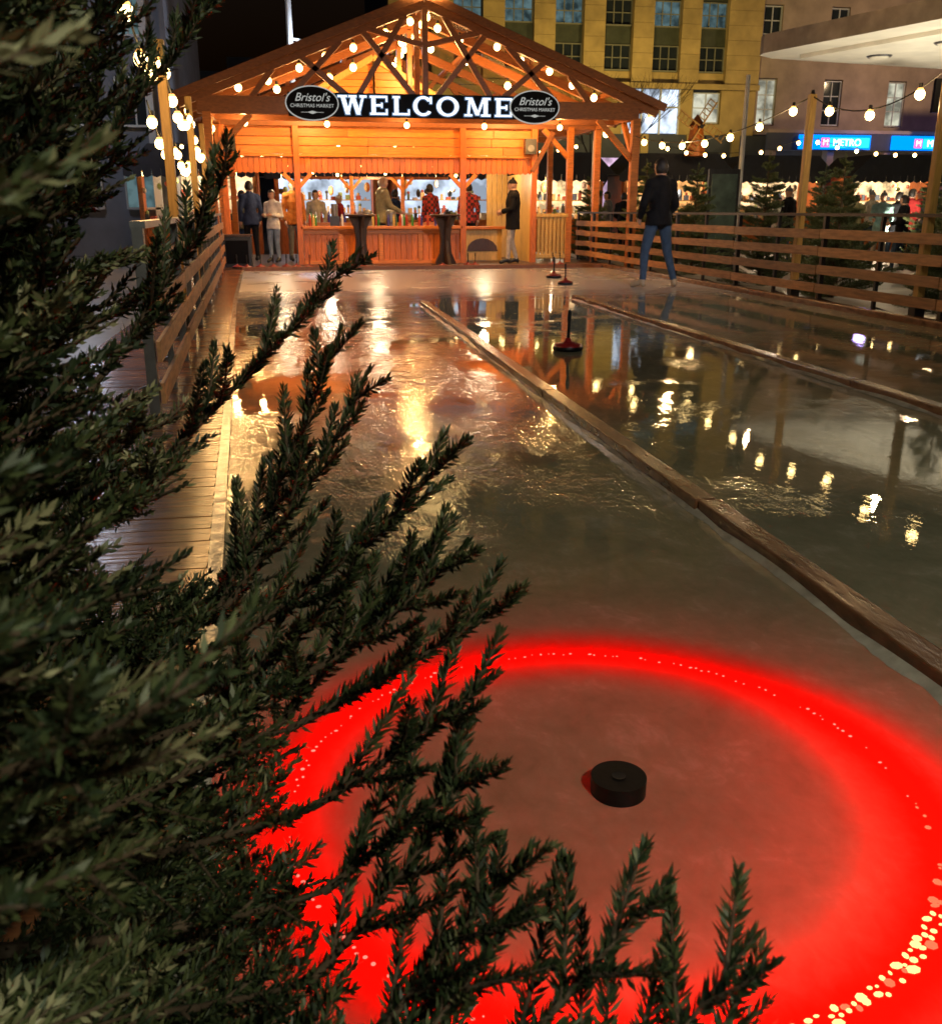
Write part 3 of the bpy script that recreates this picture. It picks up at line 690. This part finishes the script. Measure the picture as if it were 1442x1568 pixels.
point((.6,29.6,5.3),250,(.7,.8,1),.1,name="street_or_fill_light"); point((-5.5,25.5,5.0),200,(.75,.82,1),.1,name="street_or_fill_light")  # second light has no post, added to brighten the left building

# ---------------------------------------------------------------- stone building
def win(mb,x0,x1,z0,z1,Y,gl,nx=3,nz=2,fr=None,d=.06):
    fr=fr or frame_w; f=.045
    mb.box(x0,x1,Y+.10,Y+.12,z0,z1,gl)
    mb.box(x0-f,x0,Y-.0,Y+.12,z0-f,z1+f,fr);mb.box(x1,x1+f,Y,Y+.12,z0-f,z1+f,fr)
    mb.box(x0,x1,Y,Y+.1,z1,z1+f,fr);mb.box(x0,x1,Y-.05,Y+.1,z0-.06,z0,fr)
    for i in range(1,nx): x=x0+(x1-x0)*i/nx; mb.box(x-.022,x+.022,Y+.03,Y+.095,z0,z1,fr)
    for i in range(1,nz): z=z0+(z1-z0)*i/nz; mb.box(x0,x1,Y+.04,Y+.097,z-.02,z+.02,fr)
b=empty("stone_office_building")
mb=MB(); YB=48; xs=[10.8-2.42*2,10.8-2.42,10.8,13.22,15.65,18.07,20.45]
edges=[4.7]
for c in xs: edges+=[c-.7,c+.7]
edges.append(22.9)
top=19
for i in range(0,len(edges),2): 
    z=7.0
    while z<top-.1: 
        e=min(z+.66,top); mb.box(edges[i],edges[i+1],YB-.28,YB+.5,z,e-.012,stone); z=e
for c in xs:
    mb.box(c-.7,c+.7,YB+.3,YB+.5,7.0,top,stone); z=7.6; k=0
    mb.box(c-.7,c+.7,YB,YB+.3,7.0,7.52,stone)
    while z<top-2:
        win(mb,c-.64,c+.64,z,z+1.05,YB,(win_dark if k%2==0 or random.random()<.4 else win_blue),3,2,frame_d); mb.box(c-.69,c+.69,YB+.05,YB+.3,z+1.12,z+1.88,spandrel)
        z+=1.95; k+=1
mb.box(4.6,23.0,YB-.5,YB+.6,top,top+.6,stone); mb.box(4.65,22.95,YB-.38,YB-.285,6.75,7.0,stone)
mb.box(4.7,16,YB-.1,YB+.5,4.7,6.75,stone); mb.box(18.95,19.6,YB-.1,YB+.5,4.7,6.75,stone); mb.box(21.1,22.9,YB-.1,YB+.5,4.7,6.75,stone)
mb.box(16,18.95,YB-.0,YB+.02,4.75,6.75,glow_cool); 
for x in (16.0,16.95,17.9,18.87): mb.box(x,x+.08,YB-.14,YB-.01,4.7,6.75,frame_w)
mb.box(16,18.95,YB-.13,YB-.02,5.9,5.98,frame_w)
mb.box(19.6,21.1,YB-.1,YB+.5,4.7,5.2,stone); win(mb,19.7,21.0,5.3,6.6,YB,win_yel,2,2)
for x in np.arange(5,23,2.4):
    mb.box(x,x+.4,YB-.2,YB+.4,0,4.7,stone); mb.box(x+.4,x+2.4,YB+.05,YB+.08,.3,3.6,random.choice([glow_cool,glow_pink,win_yel])); mb.box(x+.4,x+2.4,YB-.02,YB+.3,3.6,4.7,dark_wall)
mb.build("facade",b,bevel=0)
mb=MB(); mb.box(4.72,22.88,YB+.5,YB+14,0,top,dark_wall); mb.build("block",b)
spot((11,40,2.5),(11,48,12),2300,(1,.74,.26),115,b,.4); spot((18,40,2.5),(18,48,12),2300,(1,.76,.28),115,b,.4)
b2=empty("shop_building")
mb=MB(); Y2=48.2; ws=[23.6+3.55*k for k in range(8)]
prev=23.0
for c in ws:
    mb.box(prev,c-.5,Y2-.1,Y2+.5,4.9,14,stone2)
    for z0,z1 in [(5.3,7.3)]+[(8.8,10.6),(11.6,13.2)]:
        g=random.choice([win_yel,win_dark,win_yel,win_blue]) if z0<8 else random.choice([win_dark,win_blue,win_dark])
        win(mb,c-.44,c+.44,z0,z1,Y2,g,2,3)
    for za,zb in [(4.9,5.2),(7.4,8.7),(10.7,11.5),(13.3,14)]: mb.box(c-.5,c+.5,Y2-.1,Y2+.5,za,zb,stone2)
    prev=c+.5
mb.box(prev,54,Y2-.1,Y2+.5,4.9,14,stone2); mb.box(23,54,Y2-.2,Y2+.6,14,14.4,stone2)
mb.box(23.0,54,Y2-1.8,Y2-.11,4.75,4.9,stone2)
for x in np.arange(23.2,53,3.1): mb.box(x,x+.35,Y2-1.7,Y2-1.2,-.15,4.0,stone2); mb.box(x+.35,x+3.1,Y2-.4,Y2-.35,.2,3.4,random.choice([glow_cool,glow_warm,glow_pink]))
mb.box(23.0,54,Y2-1.78,Y2-1.6,3.95,4.75,dark_wall)
mb.build("facade",b2); mb=MB(); mb.box(23,54,Y2+.5,Y2+12,0,14,dark_wall); mb.build("block",b2)
point((28,44.5,4.9),90,(.5,.35,1),.3,b2,"violet_lamp"); point((36,44.5,4.9),90,(.5,.35,1),.3,b2,"violet_lamp"); point((30,42,8.0),900,(1,.70,.38),.2,b2,"wall_lamp")
for x0,x1 in [(24.6,28.4),(29.6,33.6)]:
    e=empty("shop_sign",(x0,46.2,4.0)); W_=x1-x0
    mb=MB(); mb.box(0,W_,0,.15,0,.66,blue_sign); mb.box(W_*.3,W_*.3+.42,-.02,-.003,.1,.52,pink_sign); mb.box(W_*.42,W_*.98,-.015,-.001,.08,.54,blue_sign2); mb.build("panel",e)
    text("METRO",(W_*.66,-.04,.3),.46,white_sign,e,"lettering",.02); text("M",(W_*.3+.21,-.05,.3),.4,white_sign,e,"logo",.01)
e=empty("shop_sign",(31.5,44.5,6.2)); mb=MB(); mb.box(-1.1,1.6,0,.2,-.6,.9,sign_blk); mb.build("panel",e); text("Chick",(.0,-.03,.3),.6,white_sign,e,"lettering",.02); text("food hall",(0,-.03,-.2),.35,white_sign,e,"caption",.02)

# canopy
cn=empty("concrete_canopy")
mb=MB()
P2=[(12.45,26.0),(12.35,25.6),(12.5,25.1),(13.9,20.6),(16.2,13.5),(30,9),(36,34),(18.8,27.4),(13.0,26.4)]
def slab(P,z0,z1,m_side,m_bot):
    n=len(P); vs=[(x,y,z0) for x,y in P]+[(x,y,z1) for x,y in P]
    mb.add(vs,[tuple(range(n))[::-1]],m_bot); mb.add(vs,[tuple(range(n,2*n))],m_side); mb.add(vs,[(i,(i+1)%n,(i+1)%n+n,i+n) for i in range(n)],m_side)
slab(P2,5.05,5.5,mat("canopy_fascia",(.42,.33,.22),.7,.4,2,.2),white_p)
P3=[(13.4,25.6),(14.8,21.3),(17.2,14.4),(29,10.5),(34,32),(18.8,26.8)]; slab(P3,4.95,5.046,white_p,white_p)
mb.build("slab",cn)
mb=MB()
for x,y in [(15.6,22.6),(17.5,24.5),(18.5,20),(15.2,24.8)]:
    mb.cyl((x,y,4.91),(x,y,4.948),.28,.32,metal_gry,20); mb.cyl((x,y,4.88),(x,y,4.909),.2,.24,white_p,20)
for x,y in [(21,24),(24,16),(27,26)]: mb.cyl((x,y,-.15),(x,y,4.95),.25,.25,white_p,20)
mb.build("fittings",cn)
spot((14.0,21,.2),(15,22.5,5),900,(1,.90,.68),130,cn,.1,"canopy_fill"); spot((18,22,.2),(18,22,5),900,(1,.90,.68),130,cn,.1,"canopy_fill")  # unseen ground spots added to brighten the canopy
spot((11.0,17,.1),(14,21.5,5.2),420,(1,.78,.5),60,cn,.1,"canopy_fill")

b3=empty("office_building"); mb=MB(); Y3=30
mb.box(-30,-3.35,Y3,Y3+12,-.15,13,stone_blue)
mb.box(-3.9,-3.7,Y3-.25,Y3-.003,-.15,13,frame_w); mb.box(-3.345,-3.2,Y3-.3,Y3+.5,-.15,13,stone_blue)
for k in range(6):
    for j,z in enumerate((1.2,3.4,5.7,8.0,10.3)):
        x=-5.0-k*1.6+.35; win(mb,x,x+.9,z,z+1.2,Y3-.2,random.choice([win_dark,win_blue,win_dark,glow_cool if j==2 else win_dark]),2,1)
mb.build("facade",b3)
b4=empty("background_building"); mb=MB(); mb.box(-16,-.6,60,72,-.15,8.6,dark_wall); mb.box(-3.5,2.5,64,74,-.15,9.9,dark_wall)
for k in range(10):
    for z in (3,5,7): win(mb,-15+k*1.4,-14.2+k*1.4,z,z+1,59.8,random.choice([win_dark,win_dark,win_blue]),2,1)
mb.build("block",b4)

# ---------------------------------------------------------------- conifers
def leafmat(name,cols):
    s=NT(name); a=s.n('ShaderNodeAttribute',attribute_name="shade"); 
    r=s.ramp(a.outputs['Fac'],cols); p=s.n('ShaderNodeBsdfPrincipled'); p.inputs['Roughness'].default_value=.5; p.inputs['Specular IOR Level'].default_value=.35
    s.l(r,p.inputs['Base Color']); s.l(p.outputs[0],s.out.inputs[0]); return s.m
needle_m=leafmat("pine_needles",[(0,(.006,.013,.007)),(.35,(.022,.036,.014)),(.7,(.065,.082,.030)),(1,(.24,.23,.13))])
needle_l=leafmat("fir_needles",[(0,(.03,.05,.02)),(.4,(.06,.095,.04)),(1,(.16,.18,.08))])
bark_m=mat("bark",(.075,.05,.03),.85,.4,30,.5)
class Fol:
    def __init__(s): s.nv=[];s.ns=[];s.st=MB()
    def twig(s,p0,d,L,up=.0,nl=.013,nw=.0013,dens=1300,r=.0022,ang=(.55,1.0),shade=.4,stem=True,flat=.5):
        n=7; pts=[np.array(p0,float)]; d=np.array(d,float); d/=np.linalg.norm(d)
        bend=np.random.normal(0,.10,3)+np.array([0,0,up])
        ds=[d]
        for i in range(n):
            d=d+bend/n; d/=np.linalg.norm(d); ds.append(d); pts.append(pts[-1]+d*L/n)
        pts=np.array(pts); ds=np.array(ds)
        if stem:
            for i in range(n): s.st.cyl(tuple(pts[i]),tuple(pts[i+1]),r*(1-.8*i/n),r*(1-.8*(i+1)/n),bark_m,5)
        N=max(6,int(L*dens)); t=np.linspace(.03,1,N)*n; i=np.minimum(t.astype(int),n-1); f=(t-i)[:,None]
        c=pts[i]*(1-f)+pts[i+1]*f; ax=ds[i]
        ref=np.array([0,0,1.0]); a=np.cross(ax,ref); a/=np.linalg.norm(a,axis=1)[:,None]+1e-6; b_=np.cross(a,ax)
        ph=np.arange(N)*2.399+np.random.normal(0,.4,N); ca=np.cos(ph)[:,None]; sa=np.sin(ph)[:,None]*flat+.12
        rad=a*ca+b_*sa; rad/=np.linalg.norm(rad,axis=1)[:,None]
        an=np.random.uniform(*ang,N)*(1-.45*(t/n)**3); an=an[:,None]
        dr=ax*np.cos(an)+rad*np.sin(an)
        ln=nl*np.random.uniform(.75,1.2,N)*(1-.35*(t/n)**4); ln=ln[:,None]
        sd=np.cross(dr,np.random.normal(0,1,(N,3))); sd/=np.linalg.norm(sd,axis=1)[:,None]
        mid=c+dr*ln*.5; tip=c+dr*ln+np.array([0,0,1])*ln*.06
        q=np.stack([c,mid+sd*nw,tip,mid-sd*nw],1)
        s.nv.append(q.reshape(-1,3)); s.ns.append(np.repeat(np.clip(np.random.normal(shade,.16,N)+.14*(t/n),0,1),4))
        return pts,ds
    def build(s,name,loc=(0,0,0),nm=None):
        nv=np.concatenate(s.nv); sh=np.concatenate(s.ns); k=len(s.st.v); allv=np.concatenate([np.array(s.st.v).reshape(-1,3) if k else np.zeros((0,3)),nv])
        me=bpy.data.meshes.new(name); nq=len(nv)//4
        stf=s.st.f; lt=[len(f) for f in stf]+[4]*nq
        li=np.concatenate([np.array([i for f in stf for i in f],dtype=np.int32),np.arange(nq*4,dtype=np.int32)+k])
        me.vertices.add(len(allv)); me.vertices.foreach_set('co',allv.ravel())
        me.loops.add(len(li)); me.loops.foreach_set('vertex_index',li.astype(np.int32))
        me.polygons.add(len(lt)); ls=np.concatenate([[0],np.cumsum(lt)[:-1]]).astype(np.int32); me.polygons.foreach_set('loop_start',ls); me.polygons.foreach_set('loop_total',np.array(lt,dtype=np.int32))
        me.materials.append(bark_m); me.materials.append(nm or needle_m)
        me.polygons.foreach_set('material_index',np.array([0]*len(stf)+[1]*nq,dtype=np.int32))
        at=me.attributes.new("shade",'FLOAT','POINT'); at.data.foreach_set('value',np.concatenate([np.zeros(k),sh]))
        me.update(calc_edges=True); o=bpy.data.objects.new(name,me); o.location=loc; COL.objects.link(o); return o
def conifer(h=1.9,rmax=.62,seed=1):
    random.seed(seed); np.random.seed(seed)
    F=Fol(); F.st.cyl((0,0,0),(0,0,h),.035,.006,bark_m,8)
    z=.12
    while z<h-.05:
        k=1-z/h; nb=int(5+6*k)
        for i in range(nb):
            a=random.uniform(0,6.283); L=rmax*(k**.8)*random.uniform(.55,1.2)+.05
            d=np.array([math.cos(a),math.sin(a),random.uniform(-.05,.45)])
            pts,ds=F.twig((0,0,z+random.uniform(-.04,.04)),d,L,.1,.045,.0045,210,.006,shade=random.uniform(.3,.6),flat=1)
            for j in range(2,7):
                for sg in (-1,1):
                    dd=ds[j]+sg*np.cross(ds[j],[0,0,1])*random.uniform(.6,1.0)+np.array([0,0,random.uniform(-.1,.3)])
                    F.twig(pts[j],dd,L*.42*(1-j/9)+.03,.1,.04,.0045,200,.003,shade=.45,stem=False,flat=1)
        z+=.10
    F.twig((0,0,h-.1),(0,0,1),.2,0,.04,.004,250,.004,shade=.4,flat=1)
    return F.build("christmas_tree",nm=needle_l)
c1=conifer(2.1,.68,3); c2=conifer(1.9,.72,5)
pl=[(7.35,9.9,1.0,c1),(7.3,12.4,1.0,c2),(7.4,14.8,.98,c1),(7.4,17.6,1.05,c2),(7.4,20.3,1.05,c1),(6.9,22.6,1.05,c2),(10.8,14.6,1.0,c1),(10.2,18,1.05,c2),(7.3,7.6,.9,c2),(12.2,17.4,1.0,c1),(8.6,22.5,1.05,c1),(9.6,16.2,.9,c2)]
used=set()
for i,(x,y,s_,m_) in enumerate(pl):
    if m_ not in used: o=m_; used.add(m_)
    else: o=bpy.data.objects.new("christmas_tree",m_.data); COL.objects.link(o)
    o.location=(x,y,-.15); o.rotation_euler=(0,0,i*1.3); o.scale=(s_,)*3

random.seed(11)
mb=MB()
def br(p,d,L,r,lv):
    q=p+d*L; mb.cyl(p,q,r,r*.65,bark_m,6)
    if lv==0: return
    for k in range(3 if lv>1 else 2):
        nd=(d+Vector((random.uniform(-.6,.6),random.uniform(-.6,.6),random.uniform(-.1,.45)))).normalized(); br(q,nd,L*random.uniform(.62,.8),r*.6,lv-1)
br(Vector((0,0,0)),Vector((0,0,1)),1.9,.07,6); mb.build("bare_tree",loc=(10.5,33.5,-.15))

# ---------------------------------------------------------------- foreground spruce
random.seed(21); np.random.seed(21)
F=Fol()
F.st.cyl((-.72,.85,-.15),(-.68,.85,2.6),.055,.02,bark_m,12)
ZX=[.1,.5,.62,.70,.76,.84,.90,.98,1.05,1.12,1.3,1.5,1.8]
XX=[.02,.02,.02,.02,.02,-.02,-.05,-.09,-.10,-.075,-.07,-.07,-.10]
def xm(z): return float(np.interp(z,ZX,XX))
def branch(p0,p1,L_side=.13,shade=.4,dens=1250,sub=True,step=.026,r=.0055,nw=.0013):
    p0=np.array(p0,float);p1=np.array(p1,float); d=p1-p0; L=np.linalg.norm(d); d/=L
    pts,ds=F.twig(p0,d+np.array([0,0,-.10]),L,.22,.013,nw,dens*.8,r,shade=shade)
    n=int(L*.85/step)
    pl=np.cross(d,[0,0,1]); pl/=np.linalg.norm(pl); upv=np.cross(pl,d)
    for j in range(n):
        t=.12+.85*j/n; ii=t*7; i=int(ii); f=ii-i; c=pts[i]*(1-f)+pts[min(i+1,7)]*f
        sg=1 if j%2 else -1
        dd=ds[i]*.85+pl*sg*random.uniform(.5,.95)+upv*random.uniform(-.25,.5)
        l=L_side*(1.05-t)*random.uniform(.7,1.2)+.035
        q,dq=F.twig(c,dd,l,.18,.0125,nw,dens,.0022,shade=shade+random.uniform(-.15,.2))
        if sub and l>.06:
            for m_ in (2,4):
                for s2 in (-1,1):
                    d3=dq[m_]*.9+s2*np.cross(dq[m_],upv)*.7+upv*random.uniform(-.1,.25)
                    F.twig(q[m_],d3,l*.38*random.uniform(.7,1.1),.15,.012,nw,dens,.0016,shade=shade+.05,stem=False)
    return pts[-1]
for k in range(270):
    z=random.uniform(.3,1.62) if k%2 else random.uniform(.9,1.65); y=random.uniform(.42,1.0)
    if z<.75: y=random.uniform(.36,.9)
    x=xm(z)-abs(random.gauss(0,.09))-.015
    tip=(x,y,z); b0=(x-random.uniform(.20,.32),y+random.uniform(-.05,.16),z-random.uniform(.06,.2))
    branch(b0,tip,.12,random.choice([.12,.22,.3,.45,.75]),680,step=.036,nw=.0017)
for k in range(48):
    ze=random.uniform(.35,1.5); y=random.uniform(.25,.40); s_=y/.7
    x=(xm(ze)-.10-random.uniform(0,.14))*s_; z=1.12+(ze-1.12)*s_
    branch((x-.16,y+random.uniform(0,.10),z-random.uniform(.02,.1)),(x,y,z),.07,random.choice([.15,.3,.55,.85]),800,step=.03,nw=.0014,r=.004)
hero=[((-.16,.93,.90),(.053,.94,1.088)),((-.09,.84,.79),(.040,.88,1.015)),((-.08,.82,.80),(.072,.84,.975)),((-.07,.72,.80),(.128,.67,.935)),((-.02,.64,.76),(.139,.60,.868)),((0.0,.62,.79),(.115,.62,.885)),
 ((-.01,.56,.73),(.112,.53,.835)),((0,.52,.70),(.098,.52,.80)),((-.01,.49,.66),(.10,.50,.785)),((.02,.44,.66),(.108,.455,.772)),((.03,.42,.64),(.117,.43,.748)),((.08,.38,.66),(.172,.395,.785)),((.10,.35,.66),(.225,.372,.752)),
 ((.11,.34,.65),(.22,.355,.728)),((-.17,.9,1.0),(-.04,.9,1.16)),((-.2,.9,1.15),(-.06,.93,1.31)),((-.02,.45,.6),(.07,.44,.70)),((-.1,.7,.74),(.05,.68,.86)),((-.05,.66,.74),(.085,.64,.90))]
for a,b_ in hero:
    a2=(a[0]-.26,a[1]+.10,a[2]-.10); e=branch(a2,(a[0],a[1],a[2]-.02),.12,.28,1000,sub=True,step=.03,r=.007)
    branch(tuple(e),b_,.075,.30,1500,sub=False,step=.020,r=.0032)
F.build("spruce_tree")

mb=MB(); mb.cyl((0,0,-.15),(0,0,4.6),.07,.05,metal_blk,12); mb.beam((0,0,4.55),(.0,.5,4.6),.05,.05,metal_blk); mb.box(-.15,.15,.35,.75,4.52,4.6,metal_blk)
sl=mb.build("street_lamp",loc=(1.6,-3.2,0))
point((1.6,-2.6,4.4),560,(1,.93,.66),.15,name="street_or_fill_light")
mb=MB(); mb.cyl((0,0,-.15),(0,0,3.2),.05,.04,metal_blk,12); mb.box(-.12,.12,-.12,.12,3.2,3.5,metal_blk); mb.build("street_lamp",loc=(-1.5,-1.0,0))
point((-1.15,-.7,2.3),55,(.95,1,.80),.05,name="street_or_fill_light")
mb=MB(); mb.cyl((0,0,-.15),(0,0,8.6),.1,.07,metal_blk,12); mb.box(-.25,.25,-.1,.3,8.5,8.75,metal_blk); mb.build("fill_light_mast",loc=(3.5,-6.3,0))  # unseen mast, added to carry the far-ice fill
spot((3.5,-5.8,8.45),(2.6,15.8,0),6000,(.80,.84,1),24,None,.12,"far_ice_fill")  # fill spot added behind the camera to whiten the far ice
